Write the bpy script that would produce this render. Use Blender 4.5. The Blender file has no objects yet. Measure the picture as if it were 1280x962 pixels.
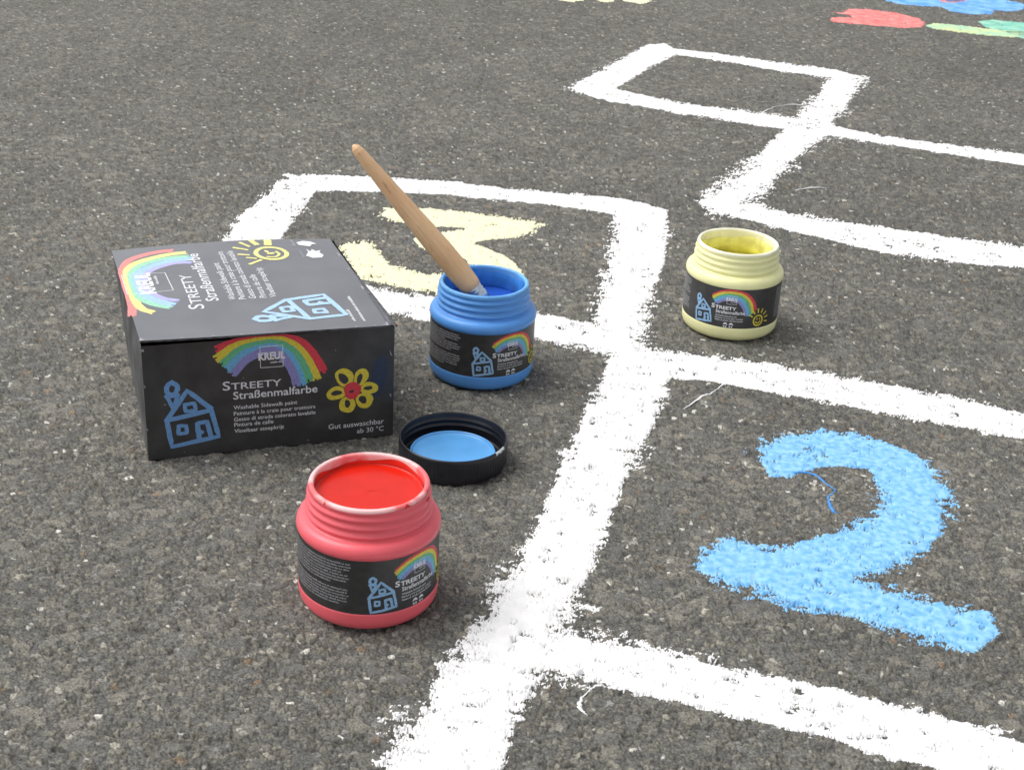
import bpy, math
import numpy as np
from mathutils import Matrix, Vector
from mathutils.geometry import tessellate_polygon

MM = 0.001
scene = bpy.context.scene
col = scene.collection
R = math.radians

# ------------------------------------------------------------------ camera
PITCH, FPX, ROLL, CAMH = 0.446, 1779.265, 0.056, 0.435187
cp, sp, cr, sr = math.cos(PITCH), math.sin(PITCH), math.cos(ROLL), math.sin(ROLL)
Fv = Vector((0, cp, -sp)); Uv = Vector((0, sp, cp)); Rv = Vector((1, 0, 0))
R2 = Rv * cr + Uv * sr
U2 = Uv * cr - Rv * sr
cam = bpy.data.cameras.new('camera'); camo = bpy.data.objects.new('camera', cam); col.objects.link(camo)
m = Matrix.Identity(4)
for i in range(3):
    m[i][0] = R2[i]; m[i][1] = U2[i]; m[i][2] = -Fv[i]
m[2][3] = CAMH
camo.matrix_world = m
cam.sensor_width = 36; cam.lens = 36 * FPX / 1280; cam.clip_start = 0.02; cam.clip_end = 2000
cam.dof.use_dof = True; cam.dof.focus_distance = .92; cam.dof.aperture_fstop = 48
scene.camera = camo

# ------------------------------------------------------------------ light
SUN_EL, SUN_AZ = R(58), R(-80)          # azimuth measured clockwise from +Y (away from the camera)
w = bpy.data.worlds.new('World'); scene.world = w; w.use_nodes = True
nt = w.node_tree; nt.nodes.clear()
sky = nt.nodes.new('ShaderNodeTexSky'); sky.sky_type = 'NISHITA'; sky.sun_disc = False
sky.sun_elevation = SUN_EL; sky.sun_rotation = SUN_AZ; sky.air_density = 1.0; sky.dust_density = 4.0
hs = nt.nodes.new('ShaderNodeHueSaturation'); hs.inputs['Saturation'].default_value = 0.22
bg = nt.nodes.new('ShaderNodeBackground'); bg.inputs['Strength'].default_value = 0.142
wo = nt.nodes.new('ShaderNodeOutputWorld')
nt.links.new(sky.outputs[0], hs.inputs['Color']); nt.links.new(hs.outputs[0], bg.inputs[0]); nt.links.new(bg.outputs[0], wo.inputs[0])
sun = bpy.data.lights.new('sun', 'SUN'); sun.energy = 1.0; sun.angle = R(44); sun.color = (1, 0.965, 0.92)
suno = bpy.data.objects.new('sun', sun); col.objects.link(suno)
sd = Vector((math.sin(SUN_AZ) * math.cos(SUN_EL), math.cos(SUN_AZ) * math.cos(SUN_EL), math.sin(SUN_EL)))
suno.rotation_euler = sd.to_track_quat('Z', 'Y').to_euler()
scene.view_settings.view_transform = 'Standard'; scene.view_settings.look = 'None'
scene.view_settings.gamma = 1; scene.view_settings.use_curve_mapping = False
scene.view_settings.exposure = 0.42

# ------------------------------------------------------------------ noise in numpy
def hsh(ix, iy, s):
    with np.errstate(over='ignore'):
        h = (ix.astype(np.int64) * 374761393 + iy.astype(np.int64) * 668265263 + s * 2147483647) & 0xffffffff
        h = ((h ^ (h >> 13)) * 1274126177) & 0xffffffff
        h = ((h ^ (h >> 16)) * 2246822519) & 0xffffffff
        h = h ^ (h >> 15)
    return (h & 0xffffff).astype(np.float32) / 16777216.0
def vnoise(x, y, s):
    ix = np.floor(x); iy = np.floor(y); fx = x - ix; fy = y - iy
    fx = fx * fx * (3 - 2 * fx); fy = fy * fy * (3 - 2 * fy)
    a = hsh(ix, iy, s); b = hsh(ix + 1, iy, s); c = hsh(ix, iy + 1, s); d = hsh(ix + 1, iy + 1, s)
    return (a + (b - a) * fx) * (1 - fy) + (c + (d - c) * fx) * fy
def fbm(x, y, s, o=3):
    t = 0; a = 0.5; n = 0
    for k in range(o):
        t = t + a * vnoise(x * 2 ** k + 17.3 * k, y * 2 ** k - 9.1 * k, s + k); n += a; a *= .5
    return t / n
def worley(x, y, s):
    ix = np.floor(x); iy = np.floor(y)
    f1 = np.full(x.shape, 9., np.float32); f2 = f1.copy(); idn = np.zeros(x.shape, np.float32); id2 = idn.copy()
    for dx in (-1, 0, 1):
        for dy in (-1, 0, 1):
            cx = ix + dx; cy = iy + dy
            px = cx + hsh(cx, cy, s); py = cy + hsh(cx, cy, s + 1)
            d = np.sqrt((px - x) ** 2 + (py - y) ** 2).astype(np.float32)
            n = d < f1
            f2 = np.where(n, f1, np.minimum(f2, d))
            f1 = np.where(n, d, f1)
            idn = np.where(n, hsh(cx, cy, s + 2), idn); id2 = np.where(n, hsh(cx, cy, s + 3), id2)
    return f1, f2, idn, id2
def blur3(a, n=1):
    for _ in range(n):
        p = np.pad(a, 1, mode='edge'); a = (p[:-2, 1:-1] + 2 * p[1:-1, 1:-1] + p[2:, 1:-1]) / 4
        p = np.pad(a, 1, mode='edge'); a = (p[1:-1, :-2] + 2 * p[1:-1, 1:-1] + p[1:-1, 2:]) / 4
    return a
def max3(a):
    p = np.pad(a, 1, mode='edge'); b = np.maximum(np.maximum(p[:-2], p[1:-1]), p[2:]); return np.maximum(np.maximum(b[:, :-2], b[:, 1:-1]), b[:, 2:])
def sstep(a, b, x):
    t = np.clip((x - a) / (b - a), 0, 1); return t * t * (3 - 2 * t)

# ------------------------------------------------------------------ materials
def new_mat(name):
    mt = bpy.data.materials.new(name); mt.use_nodes = True
    return mt, mt.node_tree, mt.node_tree.nodes['Principled BSDF']
def mat(name, c, rough=.5, var=.08, scale=300, bump=0., bscale=1500, spec=.5, sss=0., metal=0., coat=0., c2=None, lo=.35, hi=.65, croug=.3, cior=1.5):
    mt, t, b = new_mat(name)
    tc = t.nodes.new('ShaderNodeTexCoord'); n = t.nodes.new('ShaderNodeTexNoise'); n.inputs['Scale'].default_value = scale; n.inputs['Detail'].default_value = 5
    t.links.new(tc.outputs['Object'], n.inputs['Vector'])
    r = t.nodes.new('ShaderNodeValToRGB'); r.color_ramp.elements[0].position = lo; r.color_ramp.elements[1].position = hi
    a = [max(0, v * (1 - var)) for v in c]; z = [min(1, v * (1 + var)) for v in c] if c2 is None else c2
    if c2 is not None: a = c
    r.color_ramp.elements[0].color = (*a, 1); r.color_ramp.elements[1].color = (*z, 1)
    t.links.new(n.outputs['Fac'], r.inputs[0]); t.links.new(r.outputs[0], b.inputs['Base Color'])
    b.inputs['Roughness'].default_value = rough; b.inputs['Specular IOR Level'].default_value = spec; b.inputs['Metallic'].default_value = metal
    if sss:
        b.inputs['Subsurface Weight'].default_value = sss; b.inputs['Subsurface Radius'].default_value = (1, 1, 1); b.inputs['Subsurface Scale'].default_value = .003
    if coat: b.inputs['Coat Weight'].default_value = coat; b.inputs['Coat Roughness'].default_value = croug; b.inputs['Coat IOR'].default_value = cior
    if bump:
        n2 = t.nodes.new('ShaderNodeTexNoise'); n2.inputs['Scale'].default_value = bscale; n2.inputs['Detail'].default_value = 4
        t.links.new(tc.outputs['Object'], n2.inputs['Vector'])
        bp_ = t.nodes.new('ShaderNodeBump'); bp_.inputs['Strength'].default_value = bump; bp_.inputs['Distance'].default_value = .0006
        t.links.new(n2.outputs['Fac'], bp_.inputs['Height']); t.links.new(bp_.outputs[0], b.inputs['Normal'])
    return mt

M = {}
mt, t, b = new_mat('asphalt'); M['asphalt'] = mt
at = t.nodes.new('ShaderNodeAttribute'); at.attribute_name = 'stone'
tc = t.nodes.new('ShaderNodeTexCoord'); n = t.nodes.new('ShaderNodeTexNoise'); n.inputs['Scale'].default_value = 900; n.inputs['Detail'].default_value = 4
t.links.new(tc.outputs['Object'], n.inputs['Vector'])
mr = t.nodes.new('ShaderNodeMapRange'); mr.inputs['From Min'].default_value = .3; mr.inputs['From Max'].default_value = .7; mr.inputs['To Min'].default_value = .5; mr.inputs['To Max'].default_value = 1.5
t.links.new(n.outputs['Fac'], mr.inputs[0])
mx = t.nodes.new('ShaderNodeVectorMath'); mx.operation = 'SCALE'
t.links.new(at.outputs['Color'], mx.inputs[0]); t.links.new(mr.outputs[0], mx.inputs['Scale']); t.links.new(mx.outputs[0], b.inputs['Base Color'])
b.inputs['Roughness'].default_value = .85; b.inputs['Specular IOR Level'].default_value = .3
bu = t.nodes.new('ShaderNodeBump'); bu.inputs['Strength'].default_value = .6; bu.inputs['Distance'].default_value = .0005
t.links.new(n.outputs['Fac'], bu.inputs['Height']); t.links.new(bu.outputs[0], b.inputs['Normal'])

M['white'] = mat('white_road_paint', (.775, .775, .77), .8, .04, 120, .25, 900, spec=.3)
M['blue_paint'] = mat('blue_road_paint', (.15, .41, .73), .7, 0, 210, .2, 900, spec=.3, c2=(.31, .59, .84), lo=.36, hi=.64)
M['yellow_paint'] = mat('yellow_road_paint', (.82, .80, .54), .8, .05, 150, .25, 900, spec=.3)
M['red_paint'] = mat('red_road_paint', (.76, .17, .16), .8, 0, 60, .4, 900, spec=.3, c2=(.82, .32, .30))
M['green_paint'] = mat('green_road_paint', (.16, .52, .40), .8, 0, 40, .4, 900, spec=.3, c2=(.36, .66, .52))
M['lime_paint'] = mat('lime_road_paint', (.66, .70, .34), .8, 0, 25, .4, 900, spec=.3, c2=(.40, .66, .46))
M['deepblue_paint'] = mat('bright_blue_road_paint', (.09, .32, .75), .8, 0, 40, .4, 900, spec=.3, c2=(.26, .52, .88))
M['drip_blue'] = mat('wet_blue_paint', (.06, .27, .65), .5, .1, 300)

# ------------------------------------------------------------------ object helpers
def tag(o, label=None, cat=None, group=None, kind=None):
    if label: o['label'] = label
    if cat: o['category'] = cat
    if group: o['group'] = group
    if kind: o['kind'] = kind
    return o
def empty(name, loc, rz=0.):
    o = bpy.data.objects.new(name, None); col.objects.link(o); o.empty_display_size = .02
    o.location = loc; o.rotation_euler = (0, 0, rz); return o
def mesh_obj(name, V, F, mats, mi=None, parent=None, smooth=True):
    me = bpy.data.meshes.new(name); me.from_pydata([tuple(v) for v in V], [], [tuple(f) for f in F])
    for x in mats: me.materials.append(x)
    if mi is not None: me.polygons.foreach_set('material_index', mi)
    me.polygons.foreach_set('use_smooth', [smooth] * len(me.polygons)); me.update()
    o = bpy.data.objects.new(name, me); col.objects.link(o)
    if parent: o.parent = parent
    return o
def np_mesh(name, V, Q, mats):
    """V float array (n,3), Q quads (k,4)"""
    me = bpy.data.meshes.new(name); me.vertices.add(len(V)); me.vertices.foreach_set('co', V.astype(np.float32).ravel())
    k = len(Q); me.loops.add(k * 4); me.loops.foreach_set('vertex_index', Q.astype(np.int32).ravel())
    me.polygons.add(k); me.polygons.foreach_set('loop_start', np.arange(0, k * 4, 4, dtype=np.int32))
    me.polygons.foreach_set('use_smooth', np.ones(k, bool))
    for x in mats: me.materials.append(x)
    me.update(calc_edges=True)
    o = bpy.data.objects.new(name, me); col.objects.link(o); return o
def lathe(name, prof, mt, parent, seg=128, a0=0., a1=2 * math.pi, rfun=None, smooth=True):
    """prof: list of (r, z) in mm"""
    full = abs(a1 - a0 - 2 * math.pi) < 1e-6
    n = seg; V = []; F = []
    cols = n if full else n + 1
    for j in range(cols):
        a = a0 + (a1 - a0) * j / n
        for k, (r, z) in enumerate(prof):
            if rfun: r, z = rfun(r, z, a, k)
            V.append((r * math.cos(a) * MM, r * math.sin(a) * MM, z * MM))
    p = len(prof)
    for j in range(n):
        j2 = (j + 1) % cols
        for k in range(p - 1):
            F.append((j * p + k, j2 * p + k, j2 * p + k + 1, j * p + k + 1))
    return mesh_obj(name, V, F, [mt], parent=parent, smooth=smooth)
def rounded(prof, it=2):
    """Chaikin corner cutting that keeps the ends"""
    for _ in range(it):
        q = [prof[0]]
        for a, b_ in zip(prof[:-1], prof[1:]):
            q.append((a[0] * .75 + b_[0] * .25, a[1] * .75 + b_[1] * .25)); q.append((a[0] * .25 + b_[0] * .75, a[1] * .25 + b_[1] * .75))
        q.append(prof[-1]); prof = q
    return prof

# ------------------------------------------------------------------ ground
PAINT = {
'grid_a': [
   ([(-239,1369),(-177,1380),(-136,1378),(-78,1378),(-11,1364),(32,1362),(92,1355),(117,1344),(142,1324),(105,1286),(88,1304),(32,1322),(-10,1324),(-74,1334),(-117,1332),(-141,1331),(-200,1324),(-228,1322)], 2.2),
   ([(-239,1369),(-200,1324),(-206,1267),(-208,1251),(-210,1187),(-212,1109),(-262,1092),(-260,1173),(-256,1242),(-250,1278),(-243,1329)], 3),
   ([(-214,1118),(-123,1083),(-99,1074),(-68,1068),(-29,1057),(16,1047),(43,1037),(65,1031),(97,1018),(95,986),(85,957),(70,978),(42,986),(14,999),(-27,1008),(-67,1018),(-99,1030),(-137,1049),(-263,1096),(-263,1129)], 3.5),
   ([(142,1324),(137,1276),(131,1203),(120,1138),(109,1082),(105,1055),(104,1029),(95,990),(77,977),(64,998),(63,1040),(69,1096),(74,1131),(78,1168),(86,1249),(90,1305),(108,1347)], 4.5),
   ([(96,1002),(118,968),(115,940),(106,902),(94,851),(79,801),(68,758),(57,708),(46,661),(39,630),(32,608),(23,579),(16,562),(12,546),(6,522),(3,506),(-3,471),(-61,466),(-52,502),(-38,541),(-29,567),(-22,594),(-13,614),(-6,629),(0,650),(13,704),(25,747),(31,777),(41,831),(51,874),(63,920),(73,977),(80,993)], 5.5),
   ([(83,990),(97,989),(116,984),(155,982),(191,974),(239,958),(281,947),(318,931),(369,911),(424,889),(409,847),(357,871),(306,887),(270,897),(227,912),(195,921),(150,935),(116,940),(87,947)], 2.6),
   ([(-1,623),(15,621),(39,618),(57,613),(90,604),(135,590),(170,582),(209,568),(258,548),(302,532),(284,484),(245,506),(205,525),(185,532),(163,542),(118,555),(87,564),(56,573),(49,575),(35,577),(25,581),(4,585)], 4.0),
],
'grid_b': [
   ([(51,1793),(170,2081),(195,2093),(204,2063),(206,2021),(165,1938),(110,1801),(101,1744),(59,1774)], 4),
   ([(181,2077),(204,2063),(281,2040),(350,2008),(421,1984),(456,1947),(414,1895),(408,1935),(343,1958),(276,1998),(204,2021),(183,2025)], 3.5),
   ([(456,1947),(421,1837),(369,1697),(353,1642),(298,1529),(255,1426),(225,1360),(192,1318),(175,1359),(212,1435),(251,1519),(305,1651),(326,1706),(346,1755),(378,1841),(411,1949)], 7),
   ([(59,1774),(70,1811),(110,1801),(183,1750),(246,1733),(326,1706),(370,1678),(417,1646),(494,1623),(579,1598),(673,1578),(653,1523),(565,1551),(488,1580),(410,1613),(351,1635),(305,1651),(239,1675),(179,1699),(100,1736)], 4),
   ([(175,1359),(202,1374),(227,1361),(277,1329),(363,1305),(479,1270),(555,1250),(534,1192),(462,1215),(392,1222),(331,1237),(257,1283),(223,1307),(184,1321)], 5),
],
'two': [
   ([(165,833),(168,839),(187,856),(208,868),(232,867),(251,857),(270,842),(277,820),(279,791),(274,767),(263,740),(249,720),(231,703),(213,692),(201,685),(218,673),(240,662),(261,659),(268,654),(269,639),(256,625),(250,620),(224,632),(191,645),(166,652),(140,664),(123,672),(110,688),(117,703),(129,716),(147,715),(166,714),(192,732),(218,748),(232,766),(237,794),(235,815),(221,818),(206,816),(191,808),(179,798),(168,798),(165,811)], 3.4),
],
'three': [
   ([(-134,1269),(-129,1283),(-103,1291),(-67,1286),(-31,1279),(5,1269),(21,1261),(9,1235),(-3,1222),(-28,1211),(-41,1200),(-19,1179),(-2,1154),(5,1132),(6,1102),(-16,1082),(-38,1074),(-63,1077),(-96,1086),(-130,1098),(-139,1123),(-157,1171),(-151,1181),(-136,1191),(-125,1171),(-114,1145),(-101,1129),(-81,1119),(-56,1118),(-38,1125),(-37,1139),(-49,1160),(-63,1167),(-83,1176),(-88,1182),(-96,1205),(-86,1216),(-73,1222),(-50,1238),(-81,1241),(-111,1246),(-125,1252)], 2.6),
],
'tulip_blossom': [
   ([(496,2416),(519,2417),(528,2450),(569,2458),(612,2439),(638,2402),(639,2363),(628,2332),(595,2312),(540,2319),(481,2333),(488,2367),(523,2377),(524,2397)], 2.5),
],
'tulip_stem': [
   ([(635,2341),(653,2366),(691,2359),(741,2345),(827,2338),(809,2280),(778,2288),(728,2289),(676,2302),(642,2322)], 2.5),
],
'tulip_leaf': [
   ([(735,2404),(766,2423),(816,2415),(860,2396),(882,2333),(817,2263),(776,2282),(755,2306),(738,2362)], 2.5),
],
'flower_petals': [
   ([(614,2563),(631,2527),(672,2520),(703,2524),(711,2484),(748,2464),(780,2482),(796,2518),(823,2516),(853,2541),(874,2586),(852,2617),(838,2655),(888,2742),(888,2797),(830,2769),(794,2730),(781,2773),(725,2745),(691,2680),(700,2639),(649,2606)], 2.5),
],
'flower_center': [
   ([(717,2585),(717,2565),(738,2565),(764,2583),(780,2617),(774,2645),(748,2642),(725,2613)], 2),
],
'yellow': [
   ([(30,2482),(74,2480),(83,2395),(59,2374),(30,2393)], 3),
   ([(96,2487),(129,2482),(134,2403),(112,2390),(97,2421)], 3),
   ([(142,2486),(181,2483),(196,2429),(176,2395),(150,2408)], 3),
],

}
def build_ground():
    d = np.radians(np.arange(-30, 30.001, .043)) ; side = np.radians(np.concatenate([np.arange(33, 329, 6)]))
    ang = np.concatenate([d, side])                       # clockwise from +Y, closed round
    rr = [460.]
    while rr[-1] < 3000:
        r = rr[-1]; D2 = r * r + (CAMH * 1000) ** 2
        rr.append(r + min(max(D2 / (CAMH * 1000) / (FPX * .8), .55), 3.2))
    near = [0.5, 60, 150, 260, 360, 420]
    far = [3003.]
    while far[-1] < 400000: far.append(far[-1] * 1.12)
    rr = np.array(near + rr + far)
    A, Rr = np.meshgrid(ang, rr)
    X = (Rr * np.sin(A)).astype(np.float32); Y = (Rr * np.cos(A)).astype(np.float32)
    Z = np.zeros_like(X); nd = len(d); sl = (slice(4, len(rr) - len(far) + 8), slice(0, nd))
    x = X[sl]; y = Y[sl]
    wx = x + 1.6 * (fbm(x / 3.2, y / 3.2, 11, 2) - .5) * 2; wy = y + 1.6 * (fbm(x / 3.2, y / 3.2, 21, 2) - .5) * 2
    f1, f2, ia, ia2 = worley(wx / 10, wy / 8.4, 100)
    sa = sstep(.02, .25, f2 - f1) * (ia < .22); big = ia < .22
    g1, g2, ib, ib2 = worley(wx / 3.7, wy / 3.4, 200)
    sb = sstep(.0, .28, g2 - g1)
    k1, k2, ic, ic2 = worley(wx / 1.7 + .7, wy / 1.7, 300)
    sc = sstep(.0, .35, k2 - k1)
    fine = fbm(x / 1.1, y / 1.1, 400, 2)
    low = fbm(x / 30, y / 30, 500, 3)
    hB = sb * (.25 + .75 * ib2); hC = sc * (.3 + .7 * ic2)
    hn = np.where(sa > .5, .60 + .22 * ia2 + .16 * hC, .50 * hB + .42 * hC) + .24 * (fine - .5)
    hn = hn * .8 + .2 * low
    pits = fbm(x / 9, y / 6, 610, 2)
    hn = hn - .55 * sstep(.60, .76, pits)
    fade = 1 - sstep(2600, 3000, Rr[sl])
    hz = np.where(sa > .5, .62 + .22 * ia2 + .08 * hC, .62 * hB + .20 * hC + .08) + .08 * (fine - .5) + .15 * (low - .5) - .4 * sstep(.60, .76, pits)
    z = (hz - .74) * 1.75 + 1.2 * (fbm(x / 160, y / 160, 700, 2) - .75) - 1.5 * sstep(.56, .78, fbm(x / 8.5, y / 3.4, 720, 3))
    z = .4 * z + .6 * blur3(z)
    Z[sl] = z * fade
    Z[Z > .05] *= .3
    V = np.stack([X, Y, Z], -1).reshape(-1, 3) * MM
    nr, na = A.shape
    i = np.arange(nr * na).reshape(nr, na)
    i2 = np.concatenate([i, i[:, :1]], 1)
    Q = np.stack([i2[:-1, :-1], i2[1:, :-1], i2[1:, 1:], i2[:-1, 1:]], -1).reshape(-1, 4)
    Q = Q[:, ::-1]
    g = np_mesh('asphalt_ground', V, Q, [M['asphalt']]); tag(g, kind='structure')
    # albedo of every stone and of the binder between them
    C = np.empty((nr, na, 4), np.float32); C[...] = (.115, .11, .10, 1)
    lum = .082 + .075 * ib * ib2 + .03 * (ic - .5)
    lumA = .085 + .045 * ia2
    L = np.where(sa > .5, lumA, lum)
    L = L * (.42 + .58 * np.maximum(sa, np.maximum(sb, .6 * sc))) * (.84 + .32 * ic2) * 1.38  # dark binder, plus crevice shade put into the albedo
    L = L * (.72 + .3 * fbm(x / 60, y / 60, 800, 3) + .26 * fbm(x / 330, y / 330, 820, 3))
    warm = np.where(sa > .5, ia2 - .50, ib2 - .45) * .085
    rgb = np.stack([L * (1.01 + warm), L * (.975 + .3 * warm), L * (.86 - warm)], -1)
    wh = (hsh(np.floor(ib * 9999), np.floor(ib2 * 999), 5) < .011) & (sb > .35) & (~big | (sa < .5)) & (g1 < .42)
    wh2 = (hsh(np.floor(ic * 9999), np.floor(ic2 * 999), 6) < .005) & (sc > .3)
    rgb[wh] = rgb[wh] * 0 + np.array([.58, .56, .50])
    rgb[wh2] = rgb[wh2] * 0 + np.array([.42, .41, .37])
    tan = (hsh(np.floor(ib * 9999), np.floor(ib2 * 999), 7) < .005) & (sb > .3) & ~wh
    rgb[tan] = rgb[tan] * np.array([1.45, 1.12, .88])
    pale = (hsh(np.floor(ib * 9999), np.floor(ib2 * 999), 8) < .03) & (sb > .3) & ~wh
    rgb[pale] = rgb[pale] * 1.7
    C[sl][..., :3] = rgb
    ca = g.data.color_attributes.new('stone', 'FLOAT_COLOR', 'POINT'); ca.data.foreach_set('color', C.ravel())
    grit = .34 * hn + .22 * hC + .36 * fbm(x / 6.5, y / 2.6, 430, 2) + .06 * (fine - .5)
    grit = (grit - grit.mean()) / grit.std() * .26 + .5
    return x, y, Z[sl].copy(), np.clip(grit, -.3, 1.3)
GX, GY, GZ, GH = build_ground()
GN = fbm(GX / 45, GY / 45, 900, 2); GN2 = fbm(GX / 14, GY / 9, 950, 2)

def paint_on_ground(name, polys, mt, lift=.0, cover=1., wobble=2.6):
    """coat of paint that lies on the stones: it follows the asphalt relief and sinks below it where the brush missed"""
    xs = [p[0] for pl, s in polys for p in pl]; ys = [p[1] for pl, s in polys for p in pl]
    msk = (GX > min(xs) - 15) & (GX < max(xs) + 15) & (GY > min(ys) - 15) & (GY < max(ys) + 15)
    r0 = np.where(msk.any(1))[0]; c0 = np.where(msk.any(0))[0]
    s = (slice(max(r0[0] - 1, 0), r0[-1] + 2), slice(max(c0[0] - 1, 0), c0[-1] + 2))
    x = GX[s]; y = GY[s]; best = np.full(x.shape, -9., np.float32)
    sn = .45 + 1.7 * sstep(.35, .72, GN[s])
    for pl, soft in polys:
        b_ = (x > min(p[0] for p in pl) - 25) & (x < max(p[0] for p in pl) + 25) & (y > min(p[1] for p in pl) - 25) & (y < max(p[1] for p in pl) + 25)
        px = x[b_]; py = y[b_]; dm = np.full(px.shape, 1e9, np.float32); ins = np.zeros(px.shape, bool)
        for (ax, ay), (bx, by) in zip(pl, pl[1:] + pl[:1]):
            ex, ey = bx - ax, by - ay
            tt = np.clip(((px - ax) * ex + (py - ay) * ey) / (ex * ex + ey * ey + 1e-9), 0, 1)
            dm = np.minimum(dm, np.hypot(px - ax - tt * ex, py - ay - tt * ey))
            if ay != by:
                ins ^= ((ay > py) != (by > py)) & (px < ex * (py - ay) / (by - ay) + ax)
        dist = np.where(ins, dm, -dm)
        mm_ = (dist + (GN2[s][b_] - .5) * wobble) / (soft * sn[b_])
        best[b_] = np.maximum(best[b_], mm_)
    h = GH[s]
    mval = best * .5 + (h - .42) * 1.3 * cover - .12
    mval = np.minimum(mval, best + 1.6)
    dry = .02 + .22 * sstep(.55, .8, fbm(x / 38, y / 60, 933, 2)) + .10 * GN2[s]
    mval = np.where(best > 2.6, np.where(h > dry, np.maximum(mval, .3), (h - dry) * 2), mval)
    mval = np.clip(mval, -1, 1)
    gz = GZ[s]; lvl = -.75
    z = gz + np.where(mval > 0, (.12 + .30 * np.clip(mval, 0, 1)) * np.minimum(mval * 6, 1), mval * .9) + .86 * np.maximum(-.42 - gz, 0) * np.clip(mval * 2.2, 0, 1) + lift * np.clip(mval * 4, 0, 1)
    thick = blur3(max3(max3(gz)), 4) + .16; kk = np.maximum(np.clip(mval * 1.4 - .1, 0, 1), sstep(1.0, 2.4, best) * np.clip(mval * 3.4, 0, 1))
    z = np.where(mval > 0, np.maximum(z + (thick - z) * kk, gz + .08 * np.clip(mval * 6, 0, 1)), z)
    keep = mval > -.35
    kq = keep[:-1, :-1] | keep[1:, :-1] | keep[1:, 1:] | keep[:-1, 1:]
    nr, nc = x.shape; i = np.arange(nr * nc).reshape(nr, nc)
    Q = np.stack([i[:-1, :-1], i[:-1, 1:], i[1:, 1:], i[1:, :-1]], -1)[kq]
    u, inv = np.unique(Q, return_inverse=True)
    V = np.stack([x, y, z], -1).reshape(-1, 3)[u]
    o = V.mean(0); o[2] = 0
    ob = np_mesh(name, (V - o) * MM, inv.reshape(-1, 4), [mt]); ob.location = Vector(o.tolist()) * MM
    return ob
def ground_z(x, y):
    k = np.argmin((GX - x) ** 2 + (GY - y) ** 2); return float(GZ.ravel()[k])

tag(paint_on_ground('hopscotch_grid', PAINT['grid_a'], M['white'], 0, 1.), 'thick white hopscotch lines framing the yellow 3 and the blue 2', 'hopscotch grid', 'painted hopscotch grids')
tag(paint_on_ground('hopscotch_grid', PAINT['grid_b'], M['white'], 0, 1.), 'white hopscotch lines behind the yellow jar, with a small empty square at their far end', 'hopscotch grid', 'painted hopscotch grids')
tag(paint_on_ground('painted_number', PAINT['two'], M['blue_paint'], .05), 'big mottled light blue number 2 brushed on the asphalt', 'painted number', 'numbers painted on the asphalt')
tag(paint_on_ground('painted_number', PAINT['three'], M['yellow_paint'], .05), 'pale yellow number 3 painted behind the blue jar and brush', 'painted number', 'numbers painted on the asphalt')
def place_parts(root, parts):
    for o in parts:
        o.location = o.location - root.location; o.parent = root
tl = empty('tulip_drawing', (.66, 2.35, 0)); tag(tl, 'red tulip lying on its side, painted on the far asphalt', 'painted tulip')
bl = paint_on_ground('blossom', PAINT['tulip_blossom'], M['red_paint'], wobble=1.0); st_ = paint_on_ground('stem', PAINT['tulip_stem'], M['lime_paint'], wobble=1.0); lf = paint_on_ground('leaf', PAINT['tulip_leaf'], M['green_paint'], .12)
place_parts(tl, [bl, st_, lf])
fl = empty('flower_drawing', (.76, 2.62, 0)); tag(fl, 'blue flower with a red centre painted beyond the tulip', 'painted flower')
pe = paint_on_ground('petals', PAINT['flower_petals'], M['deepblue_paint'], wobble=1.0); ce = paint_on_ground('flower_center', PAINT['flower_center'], M['red_paint'], .15)
place_parts(fl, [pe, ce])
tag(paint_on_ground('chalk_scribble', PAINT['yellow'], M['yellow_paint']), 'faint pale yellow painted strokes at the far edge of the asphalt', 'painted scribble')

def catmull(pts, n=8):
    P = [pts[0]] + list(pts) + [pts[-1]]; out = []
    for i in range(1, len(P) - 2):
        for k in range(n):
            t_ = k / n
            out.append(tuple(.5 * ((2 * P[i][c]) + (-P[i - 1][c] + P[i + 1][c]) * t_ + (2 * P[i - 1][c] - 5 * P[i][c] + 4 * P[i + 1][c] - P[i + 2][c]) * t_ ** 2 + (-P[i - 1][c] + 3 * P[i][c] - 3 * P[i + 1][c] + P[i + 2][c]) * t_ ** 3) for c in range(len(pts[0]))))
    out.append(tuple(pts[-1])); return out
def tube(name, P, rad, mt, parent=None, seg=10, flat=1.):
    V = []; F = []; n = len(P)
    for i, p in enumerate(P):
        a = Vector(P[max(i - 1, 0)]); b_ = Vector(P[min(i + 1, n - 1)]); T = (b_ - a).normalized()
        up = Vector((0, 0, 1)); S = T.cross(up)
        if S.length < .01: S = Vector((1, 0, 0))
        S.normalize(); N = S.cross(T).normalized(); r = rad(i / (n - 1))
        for k in range(seg):
            th = 2 * math.pi * k / seg
            V.append((Vector(p) + S * r * math.cos(th) + N * r * flat * math.sin(th)) * MM)
    for i in range(n - 1):
        for k in range(seg): F.append((i * seg + k, i * seg + (k + 1) % seg, (i + 1) * seg + (k + 1) % seg, (i + 1) * seg + k))
    F.append(tuple(range(seg))[::-1]); F.append(tuple((n - 1) * seg + k for k in range(seg)))
    return mesh_obj(name, V, F, [mt], parent=parent)
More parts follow.
